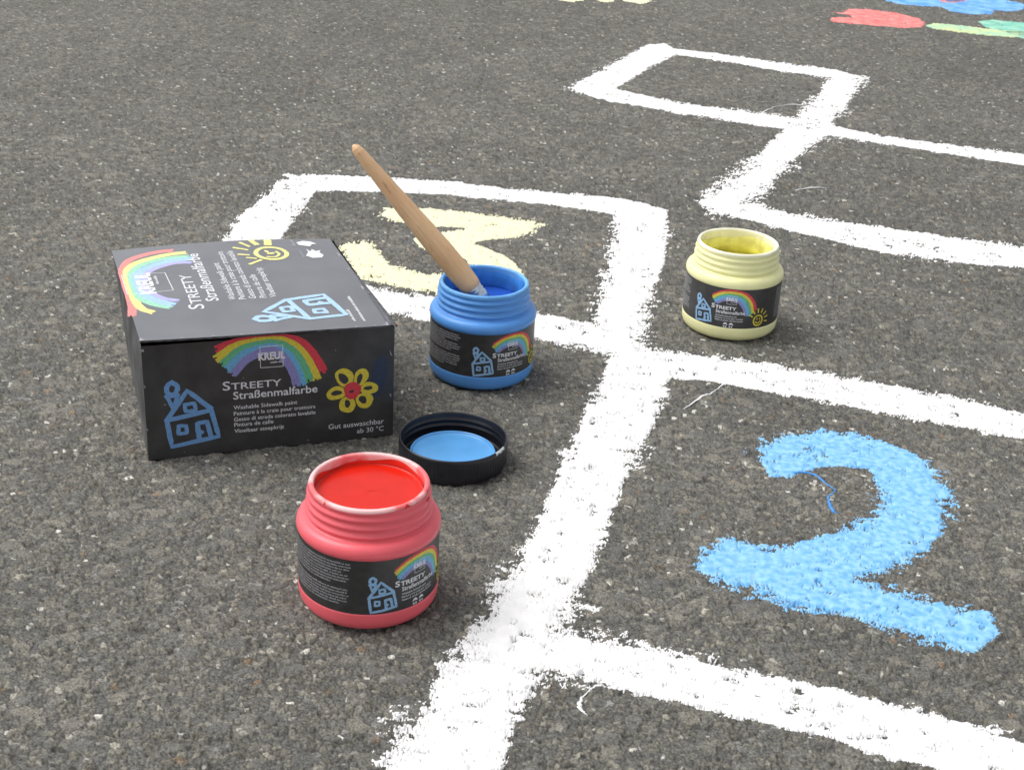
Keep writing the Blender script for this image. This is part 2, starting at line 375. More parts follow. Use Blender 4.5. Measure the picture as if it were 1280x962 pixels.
def drip(pts, r, mt, label, grp):
    o = pts[0]; P = catmull(pts, 7); Q = []
    for i, (x, y) in enumerate(P):
        jx = .6 * math.sin(i * 1.7 + x); z = max(ground_z(x + jx, y), -1.6) + .25
        Q.append((x + jx - o[0], y + .5 * math.cos(i * 2.3) - o[1], z))
    zz = [q[2] for q in Q]; Q = [(q[0], q[1], (zz[max(i - 1, 0)] + zz[i] + zz[min(i + 1, len(zz) - 1)]) / 3) for i, q in enumerate(Q)]
    ob = tube('paint_drip', Q, lambda t_: r * (.75 + .35 * math.sin(9 * t_ + o[0])) * (1 if t_ < .93 else .7), mt, flat=.6)
    ob.location = (o[0] * MM, o[1] * MM, 0); return tag(ob, label, 'paint drip', grp)
WD = 'dried threads of white paint'
drip([(153.1, 934.1), (144.7, 919.7), (133.8, 907.9), (120.2, 888.4)], .85, M['white'], 'straight white paint thread running off the line above the blue 2', WD)
drip([(52.6, 574.3), (45.7, 568.0), (41.6, 559.5), (41.9, 554.0), (45.3, 549.5)], .95, M['white'], 'hooked white paint drip hanging off the nearest cross line', WD)
drip([(283.2, 1714.2), (302.7, 1749.1), (325.8, 1769.9), (349.1, 1771.1)], .9, M['white'], 'thin curved white paint thread inside the small far square', WD)
drip([(279.1, 1411.8), (294.0, 1422.6), (315.0, 1429.2)], 1.0, M['white'], 'short white paint dash lying between the two far lines', WD)
drip([(183.0, 803.6), (195.6, 805.0), (202.4, 793.3), (207.0, 785.0), (201.1, 775.7), (200.1, 765.4), (200.7, 759.5), (202.6, 755.7)], 1.0, M['drip_blue'], 'wavy blue paint thread hanging inside the curve of the 2', None)

# ------------------------------------------------------------------ printing: flat inks laid on a carrier surface
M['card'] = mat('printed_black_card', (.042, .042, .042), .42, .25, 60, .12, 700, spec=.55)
M['card_top'] = mat('sheened_black_card', (.085, .088, .102), .5, .18, 30, .06, 900, spec=.6, coat=1., croug=.40, cior=1.85)  # box top: sky sheen partly put into the lighter, bluish base colour
M['card_side'] = mat('pale_side_card', (.075, .075, .078), .6, .5, 45, .3, 500, spec=.5)  # left wall, lighter and more mottled than the front card
M['lid_edge'] = mat('lid_edge_card', (.07, .07, .075), .7, .5, 260, .3, 900)
M['card_edge'] = mat('bare_card_edge', (.34, .34, .34), .8, .3, 400, .3, 900)
M['label'] = mat('black_jar_label', (.034, .034, .034), .42, .2, 200, .1, 500, spec=.5)
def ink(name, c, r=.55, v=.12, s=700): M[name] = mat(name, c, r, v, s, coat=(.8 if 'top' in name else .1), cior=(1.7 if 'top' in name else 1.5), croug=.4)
ink('ink_white', (.72, .73, .75), v=.06); ink('ink_grey', (.38, .38, .40)); ink('ink_red', (.66, .045, .07)); ink('ink_yellow', (.68, .56, .05))
ink('ink_green', (.13, .46, .24)); ink('ink_cyan', (.14, .42, .66)); ink('ink_violet', (.25, .24, .52)); ink('ink_house', (.15, .33, .62)); ink('ink_black', (.04, .04, .04)); ink('ink_navy', (.022, .035, .07))
ink('ink_top_red', (.85, .22, .20)); ink('ink_top_yellow', (.86, .80, .24)); ink('ink_top_green', (.30, .66, .45)); ink('ink_top_cyan', (.34, .56, .84)); ink('ink_top_violet', (.42, .40, .72)); ink('ink_top_house', (.38, .60, .82))  # paler copies of the inks, sheen of the box top painted in

rng = np.random.RandomState(7)
class Canvas:
    """collects 2-D inks in millimetres; build() bends them onto a surface"""
    def __init__(s): s.V = []; s.F = []; s.mi = []; s.mats = []; s.layer = 0
    def _m(s, m_):
        if m_ not in s.mats: s.mats.append(m_)
        return s.mats.index(m_)
    def add(s, V, F, m_):
        s.layer += 1; k = len(s.V); w_ = .03 + .0022 * s.layer; i = s._m(m_)
        s.V += [(a, b_, w_) for a, b_ in V]; s.F += [tuple(k + q for q in f) for f in F]; s.mi += [i] * len(F)
    def poly(s, pts, m_):
        tr = tessellate_polygon([[Vector((a, b_, 0)) for a, b_ in pts]]); s.add(pts, [tuple(t_) for t_ in tr], m_)
    def disc(s, c, rx, ry, m_, rot=0., n=22, wob=.05):
        ph = rng.rand() * 6; pts = []
        for k in range(n):
            a = 2 * math.pi * k / n; q = 1 + wob * math.sin(3 * a + ph) + wob * .6 * math.sin(5 * a + 2 * ph)
            x_, y_ = rx * q * math.cos(a), ry * q * math.sin(a); pts.append((c[0] + x_ * math.cos(rot) - y_ * math.sin(rot), c[1] + x_ * math.sin(rot) + y_ * math.cos(rot)))
        s.add(pts + [c], [(k, (k + 1) % n, n) for k in range(n)], m_)
    def stroke(s, pts, wd, m_, smooth=True, rough=.10, n=6, cap=True):
        P = catmull(pts, n) if smooth and len(pts) > 2 else sum([[(a[0] + (b_[0] - a[0]) * k / 5, a[1] + (b_[1] - a[1]) * k / 5) for k in range(5)] for a, b_ in zip(pts[:-1], pts[1:])], []) + [pts[-1]]
        V = []; F = []
        for i, p in enumerate(P):
            a = P[max(i - 1, 0)]; b_ = P[min(i + 1, len(P) - 1)]; dx, dy = b_[0] - a[0], b_[1] - a[1]; L = math.hypot(dx, dy) or 1
            h1 = wd / 2 * (1 + rough * (rng.rand() * 2 - 1)); h2 = wd / 2 * (1 + rough * (rng.rand() * 2 - 1))
            if i == 0 and cap: p = (p[0] - dx / L * wd * .3, p[1] - dy / L * wd * .3)
            if i == len(P) - 1 and cap: p = (p[0] + dx / L * wd * .3, p[1] + dy / L * wd * .3)
            V += [(p[0] - dy / L * h1, p[1] + dx / L * h1), (p[0] + dy / L * h2, p[1] - dx / L * h2)]
            if i: F.append((2 * i - 2, 2 * i - 1, 2 * i + 1, 2 * i))
        s.add(V, F, m_)
    def line(s, a, b_, wd, m_): s.stroke([a, b_], wd, m_, False, 0, cap=False)
    def text(s, body, x_, y_, width, m_, bold=0., height=None, rot=0., right=False, caps=1.):
        cu = bpy.data.curves.new('t', 'FONT'); cu.body = body; cu.size = 1; cu.resolution_u = 3; cu.offset = bold; cu.small_caps_scale = caps
        if caps != 1.:
            for k in range(1, len(body)): cu.body_format[k].use_small_caps = True
        ob = bpy.data.objects.new('t', cu); col.objects.link(ob); dg = bpy.context.evaluated_depsgraph_get(); dg.update()
        me = bpy.data.meshes.new_from_object(ob.evaluated_get(dg)); bpy.data.objects.remove(ob)
        vs = [(v.co.x, v.co.y) for v in me.vertices]; x0 = min(v[0] for v in vs); x1 = max(v[0] for v in vs)
        k = width / (x1 - x0); ky = (height / .73) if height else k; c_, s_ = math.cos(rot), math.sin(rot); V = []
        for a, b_ in vs:
            a = (a - (x1 if right else x0)) * k; b_ = b_ * ky; V.append((x_ + a * c_ - b_ * s_, y_ + a * s_ + b_ * c_))
        s.add(V, [tuple(p.vertices) for p in me.polygons], m_); bpy.data.meshes.remove(me); bpy.data.curves.remove(cu)
    def small_print(s, x_, y_, width, h_, m_, rot=0.):
        """print too fine to read: a row of word-long marks"""
        V = []; F = []; a = 0; c_, s_ = math.cos(rot), math.sin(rot)
        while a < width:
            l = min(rng.uniform(1.0, 4.2) * h_, width - a)
            q = a
            while q < a + l:
                g = h_ * rng.uniform(.28, .42); k = len(V); hh = h_ * rng.choice([.7, .72, 1.])
                V += [(q, 0), (q + g, 0), (q + g, hh), (q, hh)]; F.append((k, k + 1, k + 2, k + 3)); q += g * 1.45
            a += l + h_ * .55
        s.add([(x_ + u * c_ - v * s_, y_ + u * s_ + v * c_) for u, v in V], F, m_)
    def merge(s, base_V, base_F, base_mi, base_mats, fn):
        """carrier mesh (already 3-D, mm) plus the inks mapped by fn(u, v, w)"""
        mats = list(base_mats) + [M[q] for q in s.mats]; k = len(base_V); nb = len(base_mats)
        V = list(base_V) + [fn(*v) for v in s.V]; F = list(base_F) + [tuple(k + q for q in f) for f in s.F]
        return V, F, list(base_mi) + [nb + i for i in s.mi], mats

HOUSE = [('ring', [(16.8, 53.4), (19.9, 50.6), (18.8, 46.3), (15.9, 44.9), (13.6, 47.2), (13.9, 51.2), (16.8, 53.4)]), ('a', [(12.9, 44.5), (14.0, 42.5), (16.5, 35.6)]), ('b', [(19.9, 45.0), (18.0, 38.5)]),
         ('c', [(13.3, 43.6), (19.2, 44.4)]), ('roof', [(12.4, 27.3), (25.6, 47.0), (39.5, 33.2)]), ('x', [(12.9, 27.4), (39.4, 31.9)]), ('w', [(12.4, 27.3), (14.6, 8.2), (43.5, 12.5), (39.5, 33.2)]),
         ('w1', [(23.8, 37.4), (29.7, 37.9), (30.3, 32.8), (24.0, 32.5), (23.8, 37.4)]), ('w2', [(19.4, 22.7), (24.0, 22.4), (24.2, 17.3), (18.9, 16.9), (19.4, 22.7)]), ('d', [(31.6, 11.4), (30.6, 23.3), (36.8, 24.1), (38.7, 12.9)]), ('k', [(32.4, 17.3), (33.7, 16.4)])]
def house(cv, fn, k, ink_, wd=3.1, fill=None):
    if fill: cv.poly([fn(*p) for p in [(12.4, 27.3), (25.6, 47.0), (39.5, 33.2), (43.5, 12.5), (14.6, 8.2)]], fill)
    for nm, pts in HOUSE:
        wv = wd * (.8 if nm in ('w1', 'w2', 'k', 'a', 'b', 'c') else 1.0)
        cv.stroke([fn(*p) for p in pts], wv * k, ink_, nm == 'ring', .12)

# ------------------------------------------------------------------ the cardboard box
BW, BD, BH = 155.8, 158.0, 79.3
box = empty('paint_box', (-.223, .773, -.0004), math.atan2(.32977, .94406))
tag(box, 'black printed cardboard paint box with a rainbow, house and flower on it', 'cardboard box')
def grid(nu, nv, fn, u0, u1, v0, v1):
    V = [fn(u0 + (u1 - u0) * i / nu, v0 + (v1 - v0) * j / nv) for j in range(nv + 1) for i in range(nu + 1)]
    F = [(j * (nu + 1) + i, j * (nu + 1) + i + 1, (j + 1) * (nu + 1) + i + 1, (j + 1) * (nu + 1) + i) for j in range(nv) for i in range(nu)]
    return V, F
def wob(a, b_, s_): return math.sin(a * .061 + s_) * math.cos(b_ * .047 + 2 * s_)
def top_h(u): return BH - 1.9 + .7 * u / BW - 1.6 * math.sin(math.pi * min(max(u / BW, 0), 1)) * .3
def skewl(v, z): return -6.0 * (v / BD) * (z / BH) - 2.6 * math.sin(math.pi * v / BD) * math.sin(math.pi * min(z / BH, 1)) * .8
def front_fn(u, v, w_=0.):
    z = v * top_h(u) / BH
    return (u, .5 - w_ - 1.0 * math.sin(math.pi * u / BW) * math.sin(math.pi * v / BH) + .25 * wob(u, v, 1), z)
V, F = grid(40, 20, front_fn, 0, BW, 0, BH)
def join(*gs):
    V = []; F = []; mi = []
    for (v_, f_, k_) in gs:
        n_ = len(V); V += v_; F += [tuple(n_ + q for q in f) for f in f_]; mi += [k_] * len(f_)
    return V, F, mi
left_fn = lambda v, z: (skewl(v, z) + .3 * wob(v, z, 3), .5 + v, z)
back_fn = lambda u, z: (-6 * (z / BH) * (1 - u / BW) + u - 6.5 * (z / BH) * (u / BW), BD + .5, z)
right_fn = lambda v, z: (BW - 6.5 * (v / BD) * (z / BH), .5 + v, z * (BH - 1.4) / BH)
gs = [(V, F, 0)]
v_, f_ = grid(24, 12, lambda a, b_: left_fn(BD - a, b_), 0, BD, 0, BH - .8); gs.append((v_, f_, 1))
v_, f_ = grid(12, 6, lambda a, b_: back_fn(BW - a, b_), 0, BW, 0, BH - .8); gs.append((v_, f_, 0))
v_, f_ = grid(12, 6, right_fn, 0, BD, 0, BH - .8); gs.append((v_, f_, 0))
v_, f_ = grid(2, 2, lambda a, b_: (a, b_, .2), 1, BW - 1, 1.5, BD - .5); gs.append((v_, [f[::-1] for f in f_], 0))
bV, bF, bmi = join(*gs)
cv = Canvas()
cv.poly([(140, 30), (147, 31), (151, 42), (151.5, 56), (148, 60), (143, 54), (141, 44)], 'ink_navy')
RB = {'ink_red': ([(47.5, 73.9), (55.6, 76.3), (66.2, 77.0), (77.6, 77.1), (88.2, 76.2), (96.4, 72.6), (102.9, 64.6), (108.2, 54.6)], 7.2),
      'ink_yellow': ([(46.4, 68.5), (55.5, 74.0), (66.1, 76.1), (77.5, 76.4), (86.5, 74.9), (94.6, 68.7), (100.4, 59.9), (104.9, 49.4)], 6.2),
      'ink_green': ([(49.9, 64.6), (57.8, 70.9), (66.9, 73.7), (77.5, 74.4), (84.8, 72.4), (92.1, 66.2), (97.0, 57.5), (100.2, 49.4)], 6.2),
      'ink_cyan': ([(51.8, 60.9), (59.4, 68.0), (67.6, 71.2), (77.4, 72.2), (83.5, 69.9), (89.6, 64.0), (93.6, 55.3), (96.0, 46.6)], 5.4),
      'ink_violet': ([(55.3, 57.4), (61.7, 64.6), (69.1, 68.4), (77.4, 69.9), (82.2, 67.6), (87.1, 61.6), (91.1, 52.9), (92.6, 46.3)], 5.4)}
def rainbow(cv, src, fn, k=1., ws=None, mats=None):
    for i, (nm, (pts, wd)) in enumerate(src.items()):
        nm = mats[i] if mats else nm
        cv.stroke([fn(*p) for p in pts], wd * k, nm, True, .05, 5)
        for q in (-.3, .28):            # bristle tracks at both ends of the stroke
            e = [(p[0], p[1]) for p in (pts[:2] if q < 0 else pts[-2:][::-1])]; d_ = (e[0][0] - e[1][0], e[0][1] - e[1][1]); L = math.hypot(*d_)
            for s_ in (-.33, .1, .36):
                o_ = (-d_[1] / L * wd * s_, d_[0] / L * wd * s_); l_ = wd * rng.uniform(.35, .6)
                cv.stroke([fn(e[0][0] + o_[0], e[0][1] + o_[1]), fn(e[0][0] + o_[0] + d_[0] / L * l_, e[0][1] + o_[1] + d_[1] / L * l_)], wd * .26 * k, nm, False, .2)
rainbow(cv, RB, lambda a, b_: (a, b_))
for a, b_ in (((70.8, 73.0), (84.9, 72.8)), ((84.9, 72.8), (84.8, 58.3)), ((84.8, 58.3), (70.8, 58.6)), ((70.8, 58.6), (70.8, 73.0))): cv.line(a, b_, .38, 'ink_white')
cv.text('KREUL', 69.6, 63.9, 16.6, 'ink_white', .045, 5.0); cv.small_print(77, 61.2, 7.2, 1.1, 'ink_white')
cv.text('S', 47.2, 44.9, 4.6, 'ink_white', .008, 6.4); cv.text('TREETY', 52.3, 44.9, 31.2, 'ink_white', .008, 4.9)
cv.text('Straßenmalfarbe', 53.4, 37.9, 52.8, 'ink_white', .012, 5.6)
for s_, y_, w_ in (('Washable Sidewalk paint', 30.7, 39.8), ('Peinture à la craie pour trottoirs', 26.4, 51.2), ('Gesso di strada colorato lavabile', 22.1, 51.4), ('Pintura de calle', 18.2, 24.6), ('Vloeibaar stoepkrijt', 13.7, 31.2)):
    cv.text(s_, 53.4, y_, w_, 'ink_white', .008)
cv.text('Gut auswaschbar', 113.2, 9.6, 36.4, 'ink_white', .004); cv.text('ab 30 °C', 149.6, 4.3, 17.8, 'ink_white', .004, right=True)
house(cv, lambda a, b_: (a, b_), 1, 'ink_house')
for (c_, r1, r2, ro) in (((123.6, 46.2), 5.6, 7.2, .5), ((134.3, 45.3), 4.6, 6.4, -.35), ((139.6, 36.7), 6.0, 4.4, -.1), ((136.6, 28.3), 5.6, 6.0, .7), ((125.4, 26.6), 5.4, 6.2, .1), ((118.2, 35.6), 6.4, 4.8, .15)): cv.disc(c_, r1, r2, 'ink_yellow', ro, wob=.04)
for (c_, r1, r2, ro) in (((122.8, 45.6), 2.6, 4.4, .6), ((133.3, 44.3), 1.7, 3.8, -.25), ((139.0, 36.9), 3.0, 1.5, 0), ((135.5, 28.9), 2.3, 3.2, .6), ((125.4, 27.2), 1.8, 3.0, .1), ((118.3, 35.8), 3.6, 1.8, .05)): cv.disc(c_, r1, r2, 'ink_black', ro)
cv.disc((128.6, 36.4), 5.6, 6.3, 'ink_red', 0); cv.disc((128.1, 35.7), 1.7, 1.0, 'ink_black', .2)
for u, v, a_, b_ in ((.8, 76.5, .9, 1.0), (.6, 52, .35, 1.2), (.5, 22, .3, .9), (12, 38.5, .6, .35), (60, 52.6, .3, .25), (118, 66, .35, .3), (153.6, 60, .3, 2.2), (153.8, 30, .3, 1.4), (100, 3, .5, .3), (22, 3.4, .4, .3)): cv.disc((u, v), a_, b_, 'ink_grey', .3, 9, .25)
V, F, mi, mats = cv.merge(bV, bF, bmi, [M['card'], M['card_side']], front_fn)
carton = mesh_obj('carton', [Vector(v) * MM for v in V], F, mats, mi, box)
for p in carton.data.polygons: p.use_smooth = p.material_index < 2
# lid panel
def lid_edge(u, v):
    """unit square-ish panel coordinates (mm) to the skewed lid"""
    tu = u / BW; tv = v / BD
    x_ = u + (-6.2 * (1 - tu) - 7.2 * tu) * tv
    y_ = v * 1.015 - .9 + (.0 if tv > .02 else 0) - 1.0 * math.sin(math.pi * min(max(tu, 0), 1)) * (1 - tv) * .6
    z_ = 81.6 - 2.4 * tu - 1.2 * (1 - tu) * tv + 2.6 * math.sin(math.pi * min(max(tu, 0), 1)) * tv ** 2 + 1.6 * math.sin(math.pi * min(max(tv, 0), 1)) * .5 + .5 * tu * tv
    return x_, y_, z_
def lid_fn(u, v, w_=0.):
    x_, y_, z_ = lid_edge(u, v); return (x_, y_, z_ + w_ + .12 * wob(u, v, 5))
LT = 1.3
V1, F1 = grid(40, 40, lid_fn, -.4, BW - 2.5, 0, BD)
V2, F2 = grid(40, 40, lambda u, v: tuple(np.array(lid_fn(u, v)) - (0, 0, LT)), -.4, BW - 2.5, 0, BD)
side = []
def strip(us):
    V = []; F = []
    for k, (u, v) in enumerate(us):
        p = lid_fn(u, v); V += [p, (p[0], p[1], p[2] - LT)]
        if k: F.append((2 * k - 2, 2 * k - 1, 2 * k + 1, 2 * k))
    return V, F
e = BW - 2.5
rim_ = [(-.4 + (e + .4) * k / 40, 0) for k in range(41)] + [(e, BD * k / 40) for k in range(1, 41)] + [(e - (e + .4) * k / 40, BD) for k in range(1, 41)] + [(-.4, BD - BD * k / 40) for k in range(1, 41)]
V3, F3 = strip(rim_)
bV, bF, bmi = join((V1, F1, 0), (V2, [f[::-1] for f in F2], 0), (V3, F3, 1))
cv = Canvas()
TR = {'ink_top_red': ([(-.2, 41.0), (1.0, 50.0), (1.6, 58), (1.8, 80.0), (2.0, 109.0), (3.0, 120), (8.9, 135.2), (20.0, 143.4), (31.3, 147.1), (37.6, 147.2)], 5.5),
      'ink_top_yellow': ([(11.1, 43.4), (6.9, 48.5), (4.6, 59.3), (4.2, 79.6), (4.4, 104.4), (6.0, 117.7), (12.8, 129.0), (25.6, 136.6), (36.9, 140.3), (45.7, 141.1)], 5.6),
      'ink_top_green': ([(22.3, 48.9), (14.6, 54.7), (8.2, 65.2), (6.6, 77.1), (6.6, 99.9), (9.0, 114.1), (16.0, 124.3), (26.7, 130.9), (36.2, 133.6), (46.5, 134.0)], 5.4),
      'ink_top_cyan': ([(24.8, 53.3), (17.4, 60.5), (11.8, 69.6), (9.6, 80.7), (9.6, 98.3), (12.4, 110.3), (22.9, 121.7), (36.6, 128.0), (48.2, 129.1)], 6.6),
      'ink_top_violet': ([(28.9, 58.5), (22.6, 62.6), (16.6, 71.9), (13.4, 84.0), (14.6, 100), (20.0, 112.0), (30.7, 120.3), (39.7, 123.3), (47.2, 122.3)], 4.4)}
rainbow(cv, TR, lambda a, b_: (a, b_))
for a, b_ in (((.8, 108.2), (28.9, 107.1)), ((28.9, 107.1), (30.0, 75.3)), ((30.0, 75.3), (.8, 73.2)), ((.8, 73.2), (.8, 108.2))): cv.line(a, b_, .6, 'ink_white')
h_ = math.pi / 2
cv.text('KREUL', 18.5, 72.0, 37, 'ink_white', .045, 10.0, h_); cv.small_print(22.6, 88, 14, 2.0, 'ink_white', h_)
cv.text('S', 44.6, 42.4, 7.6, 'ink_white', .008, 10.0, h_); cv.text('TREETY', 44.5, 51.0, 49.5, 'ink_white', .008, 7.6, h_)
cv.text('Straßenmalfarbe', 55.4, 53.4, 84.5, 'ink_white', .012, 8.4, h_)
for s_, x_, y0, y1 in (('Washable Sidewalk paint', 66.4, 53.6, 118), ('Peinture à la craie pour trottoirs', 72.6, 53.6, 138), ('Gesso di strada colorato lavabile', 79.4, 53.8, 138.3), ('Pintura de calle', 86.2, 54.2, 93.5), ('Vloeibaar stoepkrijt', 92.8, 54.4, 104.8)):
    cv.text(s_, x_, y0, y1 - y0, 'ink_white', .010, None, h_)
# little sun
ring_ = [(105.1 + 10.6 * math.cos(a), 130.5 + 11.6 * math.sin(a)) for a in [2 * math.pi * k / 12 for k in range(13)]]
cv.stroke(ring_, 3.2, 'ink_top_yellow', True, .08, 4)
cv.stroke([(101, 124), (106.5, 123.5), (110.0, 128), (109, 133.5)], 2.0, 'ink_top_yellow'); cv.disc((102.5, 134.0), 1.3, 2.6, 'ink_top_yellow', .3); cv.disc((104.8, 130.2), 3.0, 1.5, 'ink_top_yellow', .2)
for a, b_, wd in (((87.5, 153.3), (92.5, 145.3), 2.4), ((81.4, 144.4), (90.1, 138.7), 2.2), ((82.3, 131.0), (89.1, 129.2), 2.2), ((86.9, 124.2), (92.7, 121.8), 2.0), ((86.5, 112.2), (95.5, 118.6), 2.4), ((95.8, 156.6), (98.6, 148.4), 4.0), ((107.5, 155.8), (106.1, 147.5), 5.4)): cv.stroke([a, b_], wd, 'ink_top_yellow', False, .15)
# house lying on its side, affine from three matched corners
s3 = np.array([[25.6, 47.0, 1], [12.4, 27.3, 1], [43.5, 12.5, 1]]); d3 = np.array([[79.7, 31.0], [106.4, 16.8], [119.3, 56.5]]); Af = np.linalg.solve(s3, d3)
d4 = np.array([[80.2, 33.5], [104.6, 17.6], [127.0, 50.6]]); Af = np.linalg.solve(s3, .5 * d3 + .5 * d4)
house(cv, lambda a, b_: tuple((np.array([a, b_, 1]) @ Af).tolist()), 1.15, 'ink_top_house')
cv.poly([(127.1, 150.5), (132.4, 153.4), (137.8, 151.7), (141.0, 147.0), (137.4, 146.0), (134.9, 141.7), (131.9, 143.0), (127.6, 145.3)], 'ink_white')
cv.poly([(127.9, 123.7), (131.1, 130.6), (130.9, 136.9), (133.2, 132), (135, 136.5), (137.0, 132), (140.9, 134.3), (138.8, 129.6), (140.6, 124.2), (138.2, 119.1), (131.4, 118.9)], 'ink_white')
for x_, y_, l_ in ((133.2, 9.4, 18), (139.2, 8.4, 39), (125.2, 142.6, 13), (126.6, 121.3, 12)): cv.small_print(x_, y_, l_, 2.0, 'ink_grey' if x_ < 130 else 'ink_white', h_)
for u, v, a_, b_ in ((.6, .8, 1.6, 1.0), (.4, 2.4, .6, 1.5), (150.5, .8, 2.2, .7), (151.3, 3, .6, 2.2), (151.2, 61, .7, 3.5), (151.0, 96, .5, 2.2), (151.2, 124, .6, 4.5), (0, 60, .5, 2), (0, 118, .4, 3)): cv.disc((u, v), a_, b_, 'ink_grey', 0, 12, .2)
for u, wd in ((24, 1.1), (43, 1.0), (60, 1.3), (131, 1.3), (143, 1.0)): cv.disc((u, .7), wd, .5, 'ink_grey')
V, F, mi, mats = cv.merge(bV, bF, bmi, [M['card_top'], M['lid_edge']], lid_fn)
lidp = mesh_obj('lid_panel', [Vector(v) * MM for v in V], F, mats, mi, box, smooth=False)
# tuck flap: the paler sliver of side panel that stands out from under the lid along its right edge
V = []; F = []
for k in range(25):
    t_ = k / 24; v = BD * .72 * t_; wd = 4.6 * (1 - t_) ** .9 + .5
    p = np.array(lid_fn(BW - 2.5, v)); a = p + (-1.2 * (1 - t_) - .2, 0, .16 + .25 * (1 - t_)); b_ = p + (wd - 1.0, .3, -.5); c_ = b_ - (0.2, 0, 1.6)
    V += [tuple(a), tuple(b_), tuple(c_)]
    if k:
        q = 3 * k; F += [(q - 3, q - 2, q + 1, q), (q - 2, q - 1, q + 2, q + 1)]
M['flap'] = mat('worn_flap_card', (.16, .165, .18), .55, .35, 250, .2, 900)
mesh_obj('tuck_flap', [Vector(v) * MM for v in V], F, [M['flap']], parent=box)

# ------------------------------------------------------------------ jars
THREAD = [(32.9, 52.2), (32.3, 52.7), (32.2, 53.3), (33.2, 54.4), (33.2, 55.4), (32.0, 56.6), (31.8, 57.8), (32.8, 59.0), (32.8, 60.0), (31.6, 61.2), (31.4, 62.4), (32.4, 63.6), (32.4, 64.6), (31.3, 65.7), (31.2, 66.7), (31.8, 67.6), (31.6, 68.2)]
BODY = [(0, .6), (24, .6), (28, 0), (31.0, .0), (34.6, 1.2), (36.7, 4.2), (37.3, 8.0), (37.35, 11.6), (37.0, 11.9), (37.0, 44.2), (37.4, 44.5), (37.9, 46.0), (37.8, 48.2), (36.8, 50.4), (35.0, 51.6), (33.2, 52.0)]
RIM = [(31.5, 68.2), (31.4, 68.8), (31.0, 69.6), (30.2, 70.0), (29.2, 69.9), (28.6, 69.3), (28.45, 68.0), (28.45, 66.5), (28.45, 60.0)]
def jar(loc, phi0, tint, rimc, filmc, paintc, level, label, c_sss=.35, smears=(), wallz=0, rimc2=None):
    a = empty('paint_jar', (loc[0] * MM, loc[1] * MM, -.0003)); tag(a, label, 'paint jar', 'open jars of street paint')
    V_ = mat('jar_plastic', tint, .38, .05, 40, .06, 400, spec=.45, sss=c_sss); Rm = mat('jar_rim_plastic', rimc, .35, .10, 38, spec=.5, sss=c_sss, c2=rimc2, lo=.47, hi=.56)
    Fm = mat('paint_film', filmc, .35, .25, 90, .2, 200); Pm = mat('wet_paint', paintc, .22, .06, 60, .22, 90, spec=.28)
    vessel = lathe('vessel', rounded(BODY, 2) + rounded(THREAD, 1), V_, a, 160)
    lathe('rim', rounded(RIM, 2), Rm, a, 160)
    lathe('paint_film', [(28.2, 66.6), (28.1, 56), (30.0, 53), (32.0, 50.3), (34.3, 48), (34.8, 44), (34.8, 20)], Fm, a, 96, rfun=lambda r, z, th, k: (r, z + (1.2 * math.sin(3 * th + loc[0]) + .6 * math.sin(7 * th)) * (k == 0) - (k == 0) * wallz))
    # surface of the paint, with a slight meniscus
    Rl = 28.05 if level > 58 else (33.2 if level < 52 else 29.3)
    lathe('paint', [(Rl, level + .5), (Rl - .6, level + .12), (Rl - 2, level), (Rl * .5, level - .05), (0.01, level)], Pm, a, 96, rfun=lambda r, z, th, k: (r, z + .12 * math.sin(2 * th + r * .2)))
    # label
    th0 = math.atan2(-loc[1], -loc[0]) + phi0; LR = 37.18
    def fn(u, v, w_=0.):
        th = th0 + u / 37.2; return ((LR + w_) * math.cos(th), (LR + w_) * math.sin(th), 12.1 + v)
    Vb, Fb = grid(150, 4, fn, -108, 118, 0, 31.9)
    V2_, F2_ = grid(150, 1, lambda u, v: fn(u, 31.9 - v * 0, -.3 * v), -108, 118, 0, 1)
    Vb, Fb, mb = join((Vb, Fb, 0), (V2_, F2_, 0))
    c = Canvas()
    k = .466
    LM = ['ink_red', 'ink_yellow', 'ink_green', 'ink_cyan', 'ink_violet']
    L = {'ink_red': ([(7.6, 25.2), (13, 28.6), (20, 30.3), (27, 29.9), (33.5, 27.5), (38.5, 22.0), (41, 16.0)], 2.3), 'ink_yellow': ([(7.2, 23.6), (13, 27.2), (20, 28.8), (27, 28.4), (32.5, 25.8), (36.8, 20.5), (39, 13.5)], 2.2),
         'ink_green': ([(8.5, 22.0), (14, 25.6), (20, 27.0), (26.5, 26.6), (31.0, 24.2), (35, 19), (37, 12.5)], 2.2), 'ink_cyan': ([(9.5, 20.6), (14, 23.8), (20, 25.0), (26, 24.6), (29.8, 22.2), (33, 17.4), (35, 11.8)], 2.8), 'ink_violet': ([(11, 19.6), (15, 22.2), (20, 23.1), (25, 22.7), (28.4, 20.6), (31.4, 16.4), (33, 12.0)], 2.0)}
    rainbow(c, L, lambda a_, b_: (a_, b_))
    for p, q in (((18, 26.2), (25.4, 26.2)), ((25.4, 26.2), (25.4, 19.6)), ((25.4, 19.6), (18, 19.6)), ((18, 19.6), (18, 26.2))): c.line(p, q, .22, 'ink_white')
    c.text('KREUL', 17.2, 22.4, 8.8, 'ink_white', .045, 2.5); c.small_print(21, 21.0, 4, .6, 'ink_white')
    c.text('S', 6.4, 14.9, 2.6, 'ink_white', .03, 3.5); c.text('TREETY', 9.4, 14.9, 16.4, 'ink_white', .03, 2.7)
    c.text('Straßenmalfarbe', 10.2, 11.5, 22.5, 'ink_white', .02, 2.7)
    c.text('Washable Sidewalk paint', 10.2, 9.1, 16.5, 'ink_white', .01); c.text('Peinture à la craie pour trottoirs', 10.2, 7.3, 21.5, 'ink_white', .01); c.text('Gesso di strada colorato lavabile', 10.2, 5.5, 21.5, 'ink_white', .01)
